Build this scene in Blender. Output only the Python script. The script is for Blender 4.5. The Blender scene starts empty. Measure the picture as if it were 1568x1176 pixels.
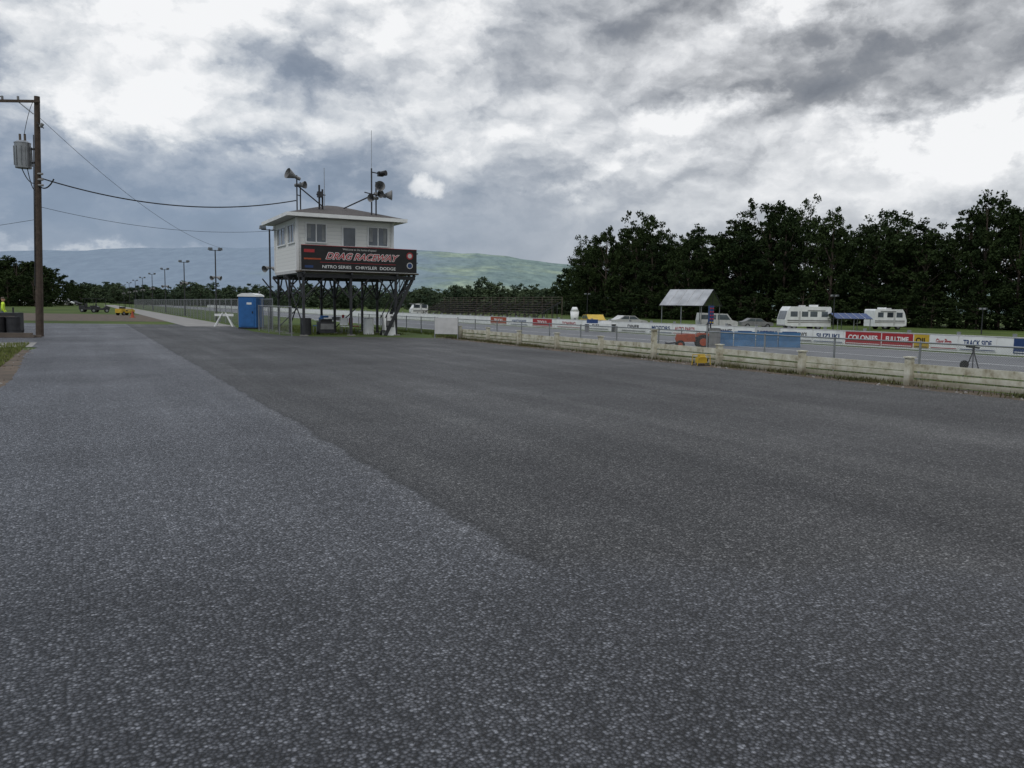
import bpy, math, random
import numpy as np
from mathutils import Vector, Matrix
random.seed(4); np.random.seed(4)
R=math.radians
scn=bpy.context.scene
AL=R(28.15); CA,SA=math.cos(AL),math.sin(AL)
def W(s,t,z=0): return Vector((s*CA-t*SA, s*SA+t*CA, z))
def H(s):
    pts=[(-1e5,0),(17,0),(26,-.5),(46,-.5),(75,-1.0),(1e5,-1.0)]
    for (a,za),(b,zb) in zip(pts,pts[1:]):
        if s<=b: return za+(zb-za)*(s-a)/(b-a)
    return -1
def ST(x,y): return (x*CA+y*SA, -x*SA+y*CA)
def bear(px,d):  # pixel column and depth -> lateral offset
    return (px-784)/1221.0*d
# ---------------------------------------------------------------- materials
def nm(name):
    m=bpy.data.materials.new(name); m.use_nodes=True
    nt=m.node_tree; b=nt.nodes['Principled BSDF']; return m,nt,b
def mat(name,col,rough=.6,metal=0,var=.15,scale=3.0,bump=0.0,col2=None,spec=.4):
    m,nt,b=nm(name)
    tc=nt.nodes.new('ShaderNodeTexCoord'); n=nt.nodes.new('ShaderNodeTexNoise')
    n.inputs['Scale'].default_value=scale; n.inputs['Detail'].default_value=6
    nt.links.new(tc.outputs['Object'],n.inputs['Vector'])
    r=nt.nodes.new('ShaderNodeValToRGB')
    c2=col2 if col2 else tuple(c*(1-var*2) for c in col)
    r.color_ramp.elements[0].position=.32; r.color_ramp.elements[1].position=.62
    r.color_ramp.elements[0].color=(*c2,1); r.color_ramp.elements[1].color=(*col,1)
    nt.links.new(n.outputs['Fac'],r.inputs['Fac']); nt.links.new(r.outputs['Color'],b.inputs['Base Color'])
    b.inputs['Roughness'].default_value=rough; b.inputs['Metallic'].default_value=metal
    b.inputs['Specular IOR Level'].default_value=spec
    if bump:
        bp=nt.nodes.new('ShaderNodeBump'); bp.inputs['Strength'].default_value=bump
        nt.links.new(n.outputs['Fac'],bp.inputs['Height']); nt.links.new(bp.outputs['Normal'],b.inputs['Normal'])
    return m
m_white=mat('white_paint',(.74,.75,.74),.5,var=.07,scale=1.5)
m_trim=mat('trim_grey',(.5,.5,.49),.6,var=.08)
m_steel=mat('dark_steel',(.035,.036,.04),.55,var=.2)
m_galv=mat('galvanised',(.30,.31,.32),.45,metal=.6,var=.12)
m_wood=mat('pole_wood',(.075,.055,.042),.85,var=.2,scale=6,bump=.3)
m_glass=mat('window_glass',(.10,.12,.14),.08,var=.25,scale=1.2,spec=.8)
m_black=mat('black',(.012,.012,.013),.5)
m_blue=mat('plastic_blue',(.025,.12,.33),.45,var=.1)
m_teal=mat('blue_barrier',(.035,.12,.24),.6,var=.15)
m_dblue=mat('deep_blue',(.02,.05,.15),.5,var=.1)
m_red=mat('red_paint',(.36,.03,.035),.45,var=.1)
m_orange=mat('orange_paint',(.36,.07,.025),.5,var=.15)
m_yellow=mat('yellow_paint',(.50,.33,.03),.5,var=.1)
m_hiviz=mat('hi_vis',(.55,.75,.05),.7,var=.05)
m_skin=mat('skin',(.45,.26,.18),.6,var=.05)
m_denim=mat('denim',(.04,.055,.1),.9)
m_tire=mat('tyre',(.018,.018,.018),.85)
m_grey=mat('mid_grey',(.22,.22,.22),.6)
m_curtain=mat('curtain',(.30,.31,.31),.8)
m_shing=mat('shingle',(.09,.08,.075),.9,scale=14)
m_brown=mat('old_board',(.13,.105,.085),.85,var=.2,scale=1.2)
m_dirt=mat('dirt',(.11,.082,.058),.95,scale=1.6,col2=(.05,.04,.03),bump=.3)
m_conc=mat('concrete',(.24,.23,.215),.85,var=.12,scale=.8)
m_tarp=mat('tarp',(.36,.37,.385),.5,var=.18,scale=.8)
def siding():
    m,nt,b=nm('siding'); tc=nt.nodes.new('ShaderNodeTexCoord'); w=nt.nodes.new('ShaderNodeTexWave')
    w.wave_type='BANDS'; w.bands_direction='Z'; w.wave_profile='SAW'; w.inputs['Scale'].default_value=1.6
    nt.links.new(tc.outputs['Object'],w.inputs['Vector'])
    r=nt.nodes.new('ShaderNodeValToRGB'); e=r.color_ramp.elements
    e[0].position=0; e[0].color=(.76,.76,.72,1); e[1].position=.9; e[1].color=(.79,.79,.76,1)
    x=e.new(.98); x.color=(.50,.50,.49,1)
    nt.links.new(w.outputs['Fac'],r.inputs['Fac']); nt.links.new(r.outputs['Color'],b.inputs['Base Color'])
    bp=nt.nodes.new('ShaderNodeBump'); bp.inputs['Distance'].default_value=.03; bp.inputs['Strength'].default_value=.7
    nt.links.new(w.outputs['Fac'],bp.inputs['Height']); nt.links.new(bp.outputs['Normal'],b.inputs['Normal'])
    b.inputs['Roughness'].default_value=.55
    return m
m_siding=siding()
def leafmat(name,c1,c2,sc=.35):
    m,nt,b=nm(name); tc=nt.nodes.new('ShaderNodeTexCoord'); n=nt.nodes.new('ShaderNodeTexNoise')
    n.inputs['Scale'].default_value=sc; n.inputs['Detail'].default_value=3
    nt.links.new(tc.outputs['Object'],n.inputs['Vector'])
    oi=nt.nodes.new('ShaderNodeObjectInfo')
    ad=nt.nodes.new('ShaderNodeMath'); ad.operation='MULTIPLY_ADD'; ad.inputs[1].default_value=.35; 
    nt.links.new(oi.outputs['Random'],ad.inputs[0]); nt.links.new(n.outputs['Fac'],ad.inputs[2])
    r=nt.nodes.new('ShaderNodeValToRGB'); r.color_ramp.elements[0].position=.4; r.color_ramp.elements[1].position=.95
    r.color_ramp.elements[0].color=(*c1,1); r.color_ramp.elements[1].color=(*c2,1)
    nt.links.new(ad.outputs[0],r.inputs['Fac']); nt.links.new(r.outputs['Color'],b.inputs['Base Color'])
    b.inputs['Roughness'].default_value=.85; b.inputs['Specular IOR Level'].default_value=.06
    return m
m_leaf=leafmat('foliage',(.011,.020,.008),(.032,.048,.016))
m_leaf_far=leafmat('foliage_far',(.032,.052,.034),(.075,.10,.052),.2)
m_blade=leafmat('grass_blades',(.06,.085,.022),(.15,.17,.055),1.5)
m_weed=leafmat('dry_weeds',(.055,.06,.025),(.16,.14,.07),1.5)
def grassmat():
    m,nt,b=nm('grass'); tc=nt.nodes.new('ShaderNodeTexCoord')
    n=nt.nodes.new('ShaderNodeTexNoise'); n.inputs['Scale'].default_value=.12; n.inputs['Detail'].default_value=10; n.inputs['Roughness'].default_value=.65
    nt.links.new(tc.outputs['Object'],n.inputs['Vector'])
    r=nt.nodes.new('ShaderNodeValToRGB'); e=r.color_ramp.elements
    e[0].position=.3; e[0].color=(.042,.062,.018,1); e[1].position=.7; e[1].color=(.12,.155,.04,1)
    x=e.new(.5); x.color=(.07,.105,.025,1)
    nt.links.new(n.outputs['Fac'],r.inputs['Fac'])
    n2=nt.nodes.new('ShaderNodeTexNoise'); n2.inputs['Scale'].default_value=9; n2.inputs['Detail'].default_value=5
    nt.links.new(tc.outputs['Object'],n2.inputs['Vector'])
    mx=nt.nodes.new('ShaderNodeMix'); mx.data_type='RGBA'; mx.blend_type='MULTIPLY'; mx.inputs[0].default_value=.8
    r2=nt.nodes.new('ShaderNodeValToRGB'); r2.color_ramp.elements[0].position=.3; r2.color_ramp.elements[0].color=(.45,.42,.38,1); r2.color_ramp.elements[1].position=.65
    nt.links.new(n2.outputs['Fac'],r2.inputs['Fac'])
    nt.links.new(r.outputs['Color'],mx.inputs[6]); nt.links.new(r2.outputs['Color'],mx.inputs[7])
    nt.links.new(mx.outputs[2],b.inputs['Base Color']); b.inputs['Roughness'].default_value=.9; b.inputs['Specular IOR Level'].default_value=.12
    bp=nt.nodes.new('ShaderNodeBump'); bp.inputs['Strength'].default_value=.5; nt.links.new(n2.outputs['Fac'],bp.inputs['Height']); nt.links.new(bp.outputs['Normal'],b.inputs['Normal'])
    return m
m_grass=grassmat()

class NT:
    def __init__(s,nt): s.nt=nt
    def n(s,t): return s.nt.nodes.new(t)
    def l(s,a,b): s.nt.links.new(a,b)
    def put(s,v,inp):
        if isinstance(v,(int,float)): inp.default_value=v
        else: s.l(v,inp)
    def m(s,op,a,b=None,c=None,clamp=False):
        x=s.n('ShaderNodeMath'); x.operation=op; x.use_clamp=clamp
        s.put(a,x.inputs[0])
        if b is not None: s.put(b,x.inputs[1])
        if c is not None: s.put(c,x.inputs[2])
        return x.outputs[0]
    def mr(s,v,a,b,c,d,smooth=False):
        x=s.n('ShaderNodeMapRange'); s.put(v,x.inputs[0])
        if smooth: x.interpolation_type='SMOOTHSTEP'
        for i,q in enumerate((a,b,c,d)): x.inputs[i+1].default_value=q
        return x.outputs[0]
    def noise(s,vec,scale,detail=5,rough=.55,dist=0,color=False):
        x=s.n('ShaderNodeTexNoise'); x.inputs['Scale'].default_value=scale; x.inputs['Detail'].default_value=detail
        x.inputs['Roughness'].default_value=rough; x.inputs['Distortion'].default_value=dist
        s.l(vec,x.inputs['Vector']); return x.outputs['Color' if color else 'Fac']
    def mapv(s,vec,sc,loc=(0,0,0),rot=(0,0,0)):
        x=s.n('ShaderNodeMapping'); x.inputs['Scale'].default_value=sc; x.inputs['Location'].default_value=loc; x.inputs['Rotation'].default_value=rot
        s.l(vec,x.inputs['Vector']); return x.outputs[0]
    def ramp(s,v,stops):
        x=s.n('ShaderNodeValToRGB'); e=x.color_ramp.elements
        e[0].position=stops[0][0]; e[0].color=(*stops[0][1],1); e[1].position=stops[-1][0]; e[1].color=(*stops[-1][1],1)
        for p,c in stops[1:-1]:
            q=e.new(p); q.color=(*c,1)
        s.l(v,x.inputs[0]); return x.outputs[0]
    def mix(s,f,a,b,mode='MIX'):
        x=s.n('ShaderNodeMix'); x.data_type='RGBA'; x.blend_type=mode
        s.put(f,x.inputs[0])
        for v,i in ((a,6),(b,7)):
            if isinstance(v,tuple): x.inputs[i].default_value=(*v,1)
            else: s.l(v,x.inputs[i])
        return x.outputs[2]

def asphalt():   # object coords: X = across track (s), Y = along
    m,nt,b=nm('asphalt'); q=NT(nt)
    tc=q.n('ShaderNodeTexCoord').outputs['Object']
    sep=q.n('ShaderNodeSeparateXYZ'); q.l(tc,sep.inputs[0]); S,T=sep.outputs[0],sep.outputs[1]
    wob=q.noise(tc,1.3,5,.65)
    S2=q.m('ADD',S,q.m('MULTIPLY',q.m('SUBTRACT',wob,.5),.34))
    # older coarse coat close by (both sides of the joint)
    tt=q.m('ADD',q.m('ADD',T,q.m('MULTIPLY',S,.45)),q.m('MULTIPLY',q.m('SUBTRACT',q.noise(tc,.9,6,.65),.5),1.5))
    near=q.mr(tt,4.9,5.8,1,0,True)
    right=q.m('MULTIPLY',q.mr(S2,2.5,2.62,0,1,True),q.m('SUBTRACT',1,near))
    streak=q.noise(q.mapv(tc,(1.0,.05,1)),1.1,6,.62)
    big=q.noise(tc,.22,6,.62)
    colL=q.ramp(streak,[(.32,(.100,.103,.113)),(.68,(.126,.129,.140))])
    colR=q.ramp(streak,[(.32,(.066,.0655,.0655)),(.5,(.078,.077,.0765)),(.68,(.104,.102,.099))])
    col=q.mix(right,colL,colR)
    spk=q.noise(tc,6,4,.7)
    for pos,wd,amt,c in ((2.45,6,.55,(.17,.17,.175)),(6.6,1.8,.4,(.13,.127,.122)),(10.6,2.0,.3,(.13,.127,.122)),(13.2,2,.2,(.13,.127,.122))):
        j=q.m('SUBTRACT',1,q.m('MULTIPLY',q.m('ABSOLUTE',q.m('SUBTRACT',S2,pos)),wd),clamp=True)
        col=q.mix(q.m('MULTIPLY',q.m('MULTIPLY',q.m('MULTIPLY',j,amt),q.m('SUBTRACT',1,near)),q.mr(spk,.4,.6,.15,1)),col,c)
    j=q.m('SUBTRACT',1,q.m('MULTIPLY',q.m('ABSOLUTE',q.m('SUBTRACT',S2,2.60)),22),clamp=True)
    col=q.mix(q.m('MULTIPLY',q.m('MULTIPLY',j,.5),q.m('SUBTRACT',1,near)),col,(.028,.028,.028))
    col=q.mix(q.m('MULTIPLY',near,.36),col,(.034,.035,.039))
    near2=q.mr(tt,3,13,1,0,True)
    col=q.mix(q.m('MULTIPLY',near2,.26),col,(.034,.035,.039))
    col=q.mix(.8,col,q.ramp(big,[(.3,(.72,.72,.72)),(.65,(1.14,1.14,1.14))]),'MULTIPLY')
    # aggregate
    v=q.n('ShaderNodeTexVoronoi'); v.inputs['Scale'].default_value=54; q.l(tc,v.inputs['Vector'])
    sc=q.n('ShaderNodeSeparateColor'); q.l(v.outputs['Color'],sc.inputs[0])
    agg=q.ramp(sc.outputs[0],[(0,(.45,.45,.46)),(.5,(.85,.85,.86)),(.8,(1.3,1.3,1.3)),(1,(2.4,2.4,2.37))])
    gapf=q.mr(v.outputs['Distance'],.30,.65,1.08,.18)
    col=q.mix(1,col,agg,'MULTIPLY')
    vm=q.n('ShaderNodeVectorMath'); vm.operation='SCALE'; q.l(col,vm.inputs[0]); q.l(gapf,vm.inputs['Scale']); col=vm.outputs[0]
    n2=q.noise(tc,16,4,.8)
    col=q.mix(.95,col,q.ramp(n2,[(.34,(.50,.50,.51)),(.66,(1.65,1.65,1.65))]),'MULTIPLY')
    q.l(col,b.inputs['Base Color'])
    q.l(q.m('ADD',q.mr(streak,.35,.65,.63,.55),q.m('ADD',q.mr(big,.35,.65,.07,-.07),q.mr(right,0,1,-.05,.05))),b.inputs['Roughness']); b.inputs['Specular IOR Level'].default_value=.36
    bp=q.n('ShaderNodeBump'); bp.inputs['Strength'].default_value=1.0; bp.inputs['Distance'].default_value=.012
    q.l(q.m('SUBTRACT',1,v.outputs['Distance']),bp.inputs['Height']); q.l(bp.outputs[0],b.inputs['Normal'])
    return m
m_asph=asphalt()
def creammat():
    m,nt,b=nm('weathered_cream'); q=NT(nt); tc=q.n('ShaderNodeTexCoord').outputs['Object']
    sep=q.n('ShaderNodeSeparateXYZ'); q.l(tc,sep.inputs[0])
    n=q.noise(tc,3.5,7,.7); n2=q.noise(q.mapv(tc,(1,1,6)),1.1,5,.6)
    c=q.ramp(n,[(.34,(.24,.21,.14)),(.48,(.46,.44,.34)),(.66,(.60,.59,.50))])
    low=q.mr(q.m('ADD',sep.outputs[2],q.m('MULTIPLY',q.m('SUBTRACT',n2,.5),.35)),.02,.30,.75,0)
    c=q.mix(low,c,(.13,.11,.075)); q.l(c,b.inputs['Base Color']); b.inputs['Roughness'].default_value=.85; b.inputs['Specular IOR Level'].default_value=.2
    bp=q.n('ShaderNodeBump'); bp.inputs['Strength'].default_value=.3; q.l(n,bp.inputs['Height']); q.l(bp.outputs[0],b.inputs['Normal']); return m
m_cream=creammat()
m_track=mat('track_asphalt',(.13,.134,.142),.65,scale=.5,col2=(.09,.093,.10))
def mesh_mat(name,pitch=.06,th=.16,col=(.25,.26,.27)):
    m,nt,b=nm(name); q=NT(nt); tc=q.n('ShaderNodeTexCoord').outputs['Object']
    sep=q.n('ShaderNodeSeparateXYZ'); q.l(tc,sep.inputs[0])
    a=q.m('ADD',q.m('ADD',sep.outputs[0],sep.outputs[1]),sep.outputs[2]); c=q.m('SUBTRACT',q.m('ADD',sep.outputs[0],sep.outputs[1]),sep.outputs[2])
    f=[]
    for v in (a,c):
        x=q.m('FRACT',q.m('DIVIDE',v,pitch)); f.append(q.m('LESS_THAN',x,th))
    k=q.m('MAXIMUM',f[0],f[1])
    tr=q.n('ShaderNodeBsdfTransparent'); mx=q.n('ShaderNodeMixShader'); q.l(k,mx.inputs[0]); q.l(tr.outputs[0],mx.inputs[1]); q.l(b.outputs[0],mx.inputs[2])
    b.inputs['Base Color'].default_value=(*col,1); b.inputs['Roughness'].default_value=.5
    q.l(mx.outputs[0],nt.nodes['Material Output'].inputs['Surface']); return m
m_link=mesh_mat('chain_link',th=.11,col=(.2,.2,.2))
m_link2=mesh_mat('chain_link_dark',th=.2,col=(.10,.10,.10))
# ---------------------------------------------------------------- mesh builder
class MB:
    def __init__(s): s.v=[];s.f=[];s.mi=[];s.mats=[]
    def k(s,m):
        if m not in s.mats: s.mats.append(m)
        return s.mats.index(m)
    def add(s,vs,fs,m):
        o=len(s.v); s.v+= [tuple(v) for v in vs]; i=s.k(m)
        for f in fs: s.f.append(tuple(o+a for a in f)); s.mi.append(i)
    def box(s,x0,x1,y0,y1,z0,z1,m):
        vs=[(x,y,z) for z in(z0,z1) for y in(y0,y1) for x in(x0,x1)]
        s.add(vs,[(0,2,3,1),(4,5,7,6),(0,1,5,4),(2,6,7,3),(0,4,6,2),(1,3,7,5)],m)
    def beam(s,p,q_,w,m,h=None):
        p=Vector(p);q_=Vector(q_);h=h or w; d=(q_-p).normalized()
        u=d.cross(Vector((0,0,1)));
        if u.length<1e-3: u=Vector((1,0,0))
        u.normalize(); v=u.cross(d).normalized()
        vs=[c+u*a*w/2+v*b_*h/2 for c in(p,q_) for a,b_ in((-1,-1),(1,-1),(1,1),(-1,1))]
        s.add(vs,[(0,3,2,1),(4,5,6,7),(0,1,5,4),(1,2,6,5),(2,3,7,6),(3,0,4,7)],m)
    def cyl(s,p,q_,r1,m,r2=None,n=10,caps=True):
        p=Vector(p);q_=Vector(q_);r2=r1 if r2 is None else r2; d=(q_-p).normalized()
        u=d.orthogonal().normalized(); v=d.cross(u)
        vs=[]
        for c,r in((p,r1),(q_,r2)):
            for i in range(n):
                a=2*math.pi*i/n; vs.append(c+u*math.cos(a)*r+v*math.sin(a)*r)
        fs=[(i,(i+1)%n,n+(i+1)%n,n+i) for i in range(n)]
        if caps: fs+=[tuple(range(n-1,-1,-1)),tuple(range(n,2*n))]
        s.add(vs,fs,m)
    def prism(s,prof,y0,y1,m):   # profile in XZ, extruded along Y
        n=len(prof); vs=[(x,y0,z) for x,z in prof]+[(x,y1,z) for x,z in prof]
        fs=[tuple(range(n)),tuple(range(2*n-1,n-1,-1))]+[(i,n+i,n+(i+1)%n,(i+1)%n) for i in range(n)]
        s.add(vs,fs,m)
    def build(s,name,loc=(0,0,0),rz=0,parent=None,bevel=0,smooth=False):
        me=bpy.data.meshes.new(name); me.from_pydata(s.v,[],s.f)
        for m in s.mats: me.materials.append(m)
        me.polygons.foreach_set('material_index',s.mi)
        if smooth: me.polygons.foreach_set('use_smooth',[True]*len(s.f))
        o=bpy.data.objects.new(name,me); scn.collection.objects.link(o)
        o.location=loc; o.rotation_euler=(0,0,rz)
        if parent: o.parent=parent
        if bevel:
            b=o.modifiers.new('b','BEVEL'); b.width=bevel; b.segments=2; b.limit_method='ANGLE'
        return o
def empty(name,loc=(0,0,0),rz=0):
    e=bpy.data.objects.new(name,None); scn.collection.objects.link(e); e.location=loc; e.rotation_euler=(0,0,rz); e.empty_display_size=.2; return e
def text(s,name,parent,loc,size,m,rot=(R(90),0,0),sx=1.0,shear=0,bold=0):
    c=bpy.data.curves.new(name,'FONT'); c.body=s; c.size=size; c.align_x='CENTER'; c.align_y='CENTER'; c.shear=shear; c.offset=bold
    c.materials.append(m); o=bpy.data.objects.new(name,c); scn.collection.objects.link(o)
    o.parent=parent; o.location=loc; o.rotation_euler=rot; o.scale=(sx,1,1); return o
def wire(name,p,q_,sag,r,m=m_black):
    c=bpy.data.curves.new(name,'CURVE'); c.dimensions='3D'; c.bevel_depth=r; c.bevel_resolution=1
    sp=c.splines.new('POLY'); N=28; sp.points.add(N); p=Vector(p);q_=Vector(q_)
    for i in range(N+1):
        f=i/N; v=p.lerp(q_,f); v.z-=sag*4*f*(1-f); sp.points[i].co=(*v,1)
    c.materials.append(m); o=bpy.data.objects.new(name,c); scn.collection.objects.link(o); return o
# ---------------------------------------------------------------- ground
ss=[-3500,-1500,-600,-200,-60,-20,-1.5,8,17,19,21,23,26,36,46,55,65,75,120,300,800,2000,4500]
tt=[-300,-60,0,30,60,120,250,500,1000,2000,4500]
g=MB(); vs=[(s,t,H(s)) for t in tt for s in ss]; n=len(ss)
g.add(vs,[(j*n+i,j*n+i+1,(j+1)*n+i+1,(j+1)*n+i) for j in range(len(tt)-1) for i in range(n-1)],m_grass)
g.build('ground',rz=AL)
def sheet(name,pts,z,m,world=False,rag=0):
    b=MB(); P=[]
    for a,c in pts:
        if world: a,c=ST(a,c)
        P.append((a,c,z))
    if rag:
        Q=[]
        for i,(a,c,_) in enumerate(P):
            a2,c2,_=P[(i+1)%len(P)]; L=math.hypot(a2-a,c2-c); k=max(1,min(160,int(L/.3)))
            for j in range(k):
                f=j/k; r_=rag if L<90 else 0
                Q.append((a+(a2-a)*f+random.uniform(-r_,r_),c+(c2-c)*f+random.uniform(-r_,r_)*.5,z))
        P=Q
    b.add(P,[tuple(range(len(P)))],m); return b.build(name,rz=AL)
e=[ST(-45,46),ST(-46,57),ST(-33.6,57),ST(-25,58)]
pav=[(-1.5,-40),(-1.45,-5),(-1.6,10),(-1.4,20),(-1.7,30),(-1.5,32.5)]
poly=[(15.9,-40),(15.8,0),(15.95,12),(15.75,25),(15.8,37),(14.5,38.5),(10.2,40.5),(9,42),(8.6,48),(8.9,56),(9.2,62)]+[(6,64)]+[e[3],e[2],e[1],e[0]]+pav[::-1]
sheet('asphalt_pavement',poly,.010,m_asph,rag=.05)
sheet('access_road',[(6,58),(9.3,58),(9.5,320),(5.8,320)],.014,m_conc)
sheet('dirt_patch',[(-75,66),(-44,63),(-28,66),(-31,74),(-42,96),(-80,100)],.006,m_dirt,True,rag=.4)
sheet('dirt_verge',[(-3.0,-40),(-1.2,-40),(-1.2,0),(-1.2,20),(-1.2,31),(-4.5,33),(-2.7,20),(-2.9,5)],.005,m_dirt,rag=.2)
sheet('fence_verge',[(15.3,-40),(16.95,-40),(16.95,38),(15.3,38)],.005,m_dirt)
sheet('slab',[(-8,32.6),(-1.7,33),(-1.7,36.5),(-8,36.5)],.016,m_conc)
sheet('drag_strip',[(27,-80),(40.6,-80),(40.6,900),(27,900)],-.494,m_track)
b=MB()
for s in (27.4,33.8,40.2):
    b.add([(s-.07,-80,-.490),(s+.07,-80,-.490),(s+.07,600,-.490),(s-.07,600,-.490)],[(0,1,2,3)],m_white)
b.build('lane_marking',rz=AL)
# ---------------------------------------------------------------- guard rail fence
b=MB(); t=-6.85
posts=[]
while t<38.5: posts.append(t); t+=3.1
for i,t in enumerate(posts):
    lean=random.uniform(-.02,.02)
    top=random.uniform(.60,.66) if i!=9 else .95
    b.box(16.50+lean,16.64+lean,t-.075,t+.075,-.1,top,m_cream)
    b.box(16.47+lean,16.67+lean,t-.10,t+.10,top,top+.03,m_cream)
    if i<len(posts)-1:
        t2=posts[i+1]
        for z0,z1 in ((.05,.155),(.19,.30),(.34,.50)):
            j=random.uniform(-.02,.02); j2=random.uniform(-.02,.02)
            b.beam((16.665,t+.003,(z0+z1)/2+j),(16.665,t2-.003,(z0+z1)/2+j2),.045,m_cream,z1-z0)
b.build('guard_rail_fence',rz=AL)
def linkfence(name,s0,t0,t1,z,h,step=3.0,m=m_link,s1=None,rail=True):
    s1=s0 if s1 is None else s1
    b=MB(); L=math.hypot(s1-s0,t1-t0); n=max(1,int(L/step))
    for i in range(n+1):
        f=i/n; s=s0+(s1-s0)*f; t=t0+(t1-t0)*f; b.cyl((s,t,z-.05),(s+random.uniform(-.02,.02),t,z+h+.04),.03,m_galv,n=6)
    if rail: b.cyl((s0,t0,z+h),(s1,t1,z+h),.022,m_galv,n=6)
    b.add([(s0,t0,z+.04),(s1,t1,z+.04),(s1,t1,z+h-.02),(s0,t0,z+h-.02)],[(0,1,2,3)],m)
    return b.build(name,rz=AL)
linkfence('chain_link_fence',18.6,-8,60,H(18.6),1.0,2.6)
linkfence('chain_link_fence',9.9,49,200,0,1.9,3.0,m_link2)
linkfence('chain_link_fence',9.2,49.5,40.9,0,1.5,2.6,m_link,9.2)
def tufts(name,gen,n,h0,h1,m=m_blade):
    V=[];F=[]
    for i in range(n):
        s,t,z=gen(); a=random.uniform(0,6.28); h=random.uniform(h0,h1); w=.012+h*.04
        dx,dy=math.cos(a)*w,math.sin(a)*w; lx,ly=random.uniform(-.5,.5)*h,random.uniform(-.5,.5)*h
        k=len(V); V+=[(s-dx,t-dy,z),(s+dx,t+dy,z),(s+lx,t+ly,z+h)]; F.append((k,k+1,k+2))
    b=MB(); b.add(V,F,m); return b.build(name,rz=AL)
cl=[random.uniform(-2,40) for _ in range(45)]
def gf():
    t=random.choice(cl)+random.gauss(0,.3) if random.random()<.8 else random.uniform(-3,39)
    return 16.45+abs(random.gauss(0,.13))*random.choice((-1,1,1)),t,0
tufts('grass_tuft',gf,5500,.03,.15,m_weed)
def gl(): return -1.9-abs(random.gauss(0,.8)),random.uniform(4,36),0
tufts('grass_tuft',gl,11000,.02,.11)
def gm():
    s=random.uniform(17,25); return s,random.uniform(5,60),H(s)
tufts('grass_tuft',gm,16000,.05,.2)
def gt(): return random.uniform(10.5,16),random.uniform(42,60),0
tufts('grass_tuft',gt,7000,.04,.14)
V=[];b=MB()
for i in range(700):
    if random.random()<.6: s,t=random.uniform(15.85,16.45),random.uniform(3,38)
    else: s,t=random.uniform(-2.9,-1.5),random.uniform(5,32)
    r=random.uniform(.012,.04); p=[(s+r*random.uniform(.6,1.3)*math.cos(a),t+r*random.uniform(.6,1.3)*math.sin(a),.006) for a in (0,1.25,2.5,3.8,5)]
    b.add(p+[(s,t,.006+r*random.uniform(.6,1.1))],[(j,(j+1)%5,5) for j in range(5)],m_dirt if random.random()<.6 else m_conc)
b.build('gravel',rz=AL)
# ---------------------------------------------------------------- far barrier with banners
bw=empty('banner_wall',(0,0,0),AL)
b=MB(); 
b.box(42.0,42.15,18,330,-.5,.40,m_white)
b.box(41.97,42.18,18,330,.40,.44,m_trim)
t=18
while t<330: b.box(42.15,42.3,t,t+.15,-.5,.6,m_galv); t+=3
b.build('wall',parent=bw)
ban=[(24.8,26.9,m_white,'TRACK SIDE',m_dblue),(26.9,28.6,m_white,'Giant Pizza',m_red),(28.6,29.6,m_yellow,'OIL',m_black),(29.6,31.7,m_red,'FULLTIME',m_white),(31.7,34.3,m_red,'COLONIES',m_white),(34.4,36.8,m_white,'SUZUKI',m_dblue),(36.8,39.6,m_white,'TIRES & SERVICE',m_black),(39.6,42.0,m_trim,'RACE GAS',m_dblue),
(44,47,m_white,'PERFORMANCE',m_black),(48,51,m_white,'AUTO PARTS',m_red),(51,54,m_white,'MOTORS',m_dblue),(54.5,58,m_white,'DINER',m_black),(60,64,m_white,'FUEL',m_black),(64.5,69,m_white,'TOWING',m_red),(70,74,m_red,'TOOLS',m_white),(75,79,m_white,'HARDWARE',m_dblue),(80,84,m_orange,'TRUCKS',m_white),(21.2,24,m_dblue,'SPEED',m_white)]
for a,c,m,tx,tm in ban:
    b=MB(); b.box(41.965,41.99,a+.04,c-.04,-.38,.37,m); b.box(41.955,41.962,a+.10,c-.10,-.34,-.30,tm); b.build('banner',parent=bw)
    text(tx,'lettering',bw,(41.955,(a+c)/2,0.02),.42,tm,rot=(R(90),0,R(-90)),sx=min(1.4,(c-a)*.86/(.27*len(tx))),bold=.012)
# ---------------------------------------------------------------- timing tower
FL=W(9.86,42.35)
tw=empty('timing_tower',FL,AL)
bx,by,z0,z1=5.2,5.3,3.4,6.12
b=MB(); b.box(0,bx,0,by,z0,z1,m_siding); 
for x in (0,bx):
    for y in (0,by): b.box(x-.07,x+.07,y-.07,y+.07,z0-.01,z1+.005,m_white)
b.box(-.04,bx+.04,-.04,by+.04,z0-.14,z0+.02,m_trim)
b.build('booth_walls',parent=tw)
def win(wx0,wx1,wz0,wz1,side,n=2,cur=True):
    b=MB(); f=.07
    def bb(a0,a1,c0,c1,d0,d1,m):
        if side=='F': b.box(a0,a1,-d1,-d0,c0,c1,m)
        else: b.box(-d1,-d0,a0,a1,c0,c1,m)
    bb(wx0,wx1,wz0,wz1,.004,.02,m_glass)
    bb(wx0-f,wx0,wz0-f,wz1+f,.004,.06,m_white); bb(wx1,wx1+f,wz0-f,wz1+f,.004,.06,m_white)
    bb(wx0,wx1,wz1,wz1+f,.004,.06,m_white); bb(wx0,wx1,wz0-f,wz0,.004,.07,m_white)
    for i in range(1,n):
        x=wx0+(wx1-wx0)*i/n; bb(x-.03,x+.03,wz0,wz1,.023,.05,m_white)
    if cur: bb(wx0+.04,wx0+(wx1-wx0)*.22,wz0+.2,wz1-.02,.0205,.0215,m_curtain); bb(wx1-(wx1-wx0)*.2,wx1-.04,wz0+.1,wz1-.02,.0205,.0215,m_curtain)
    b.build('window',parent=tw)
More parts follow.
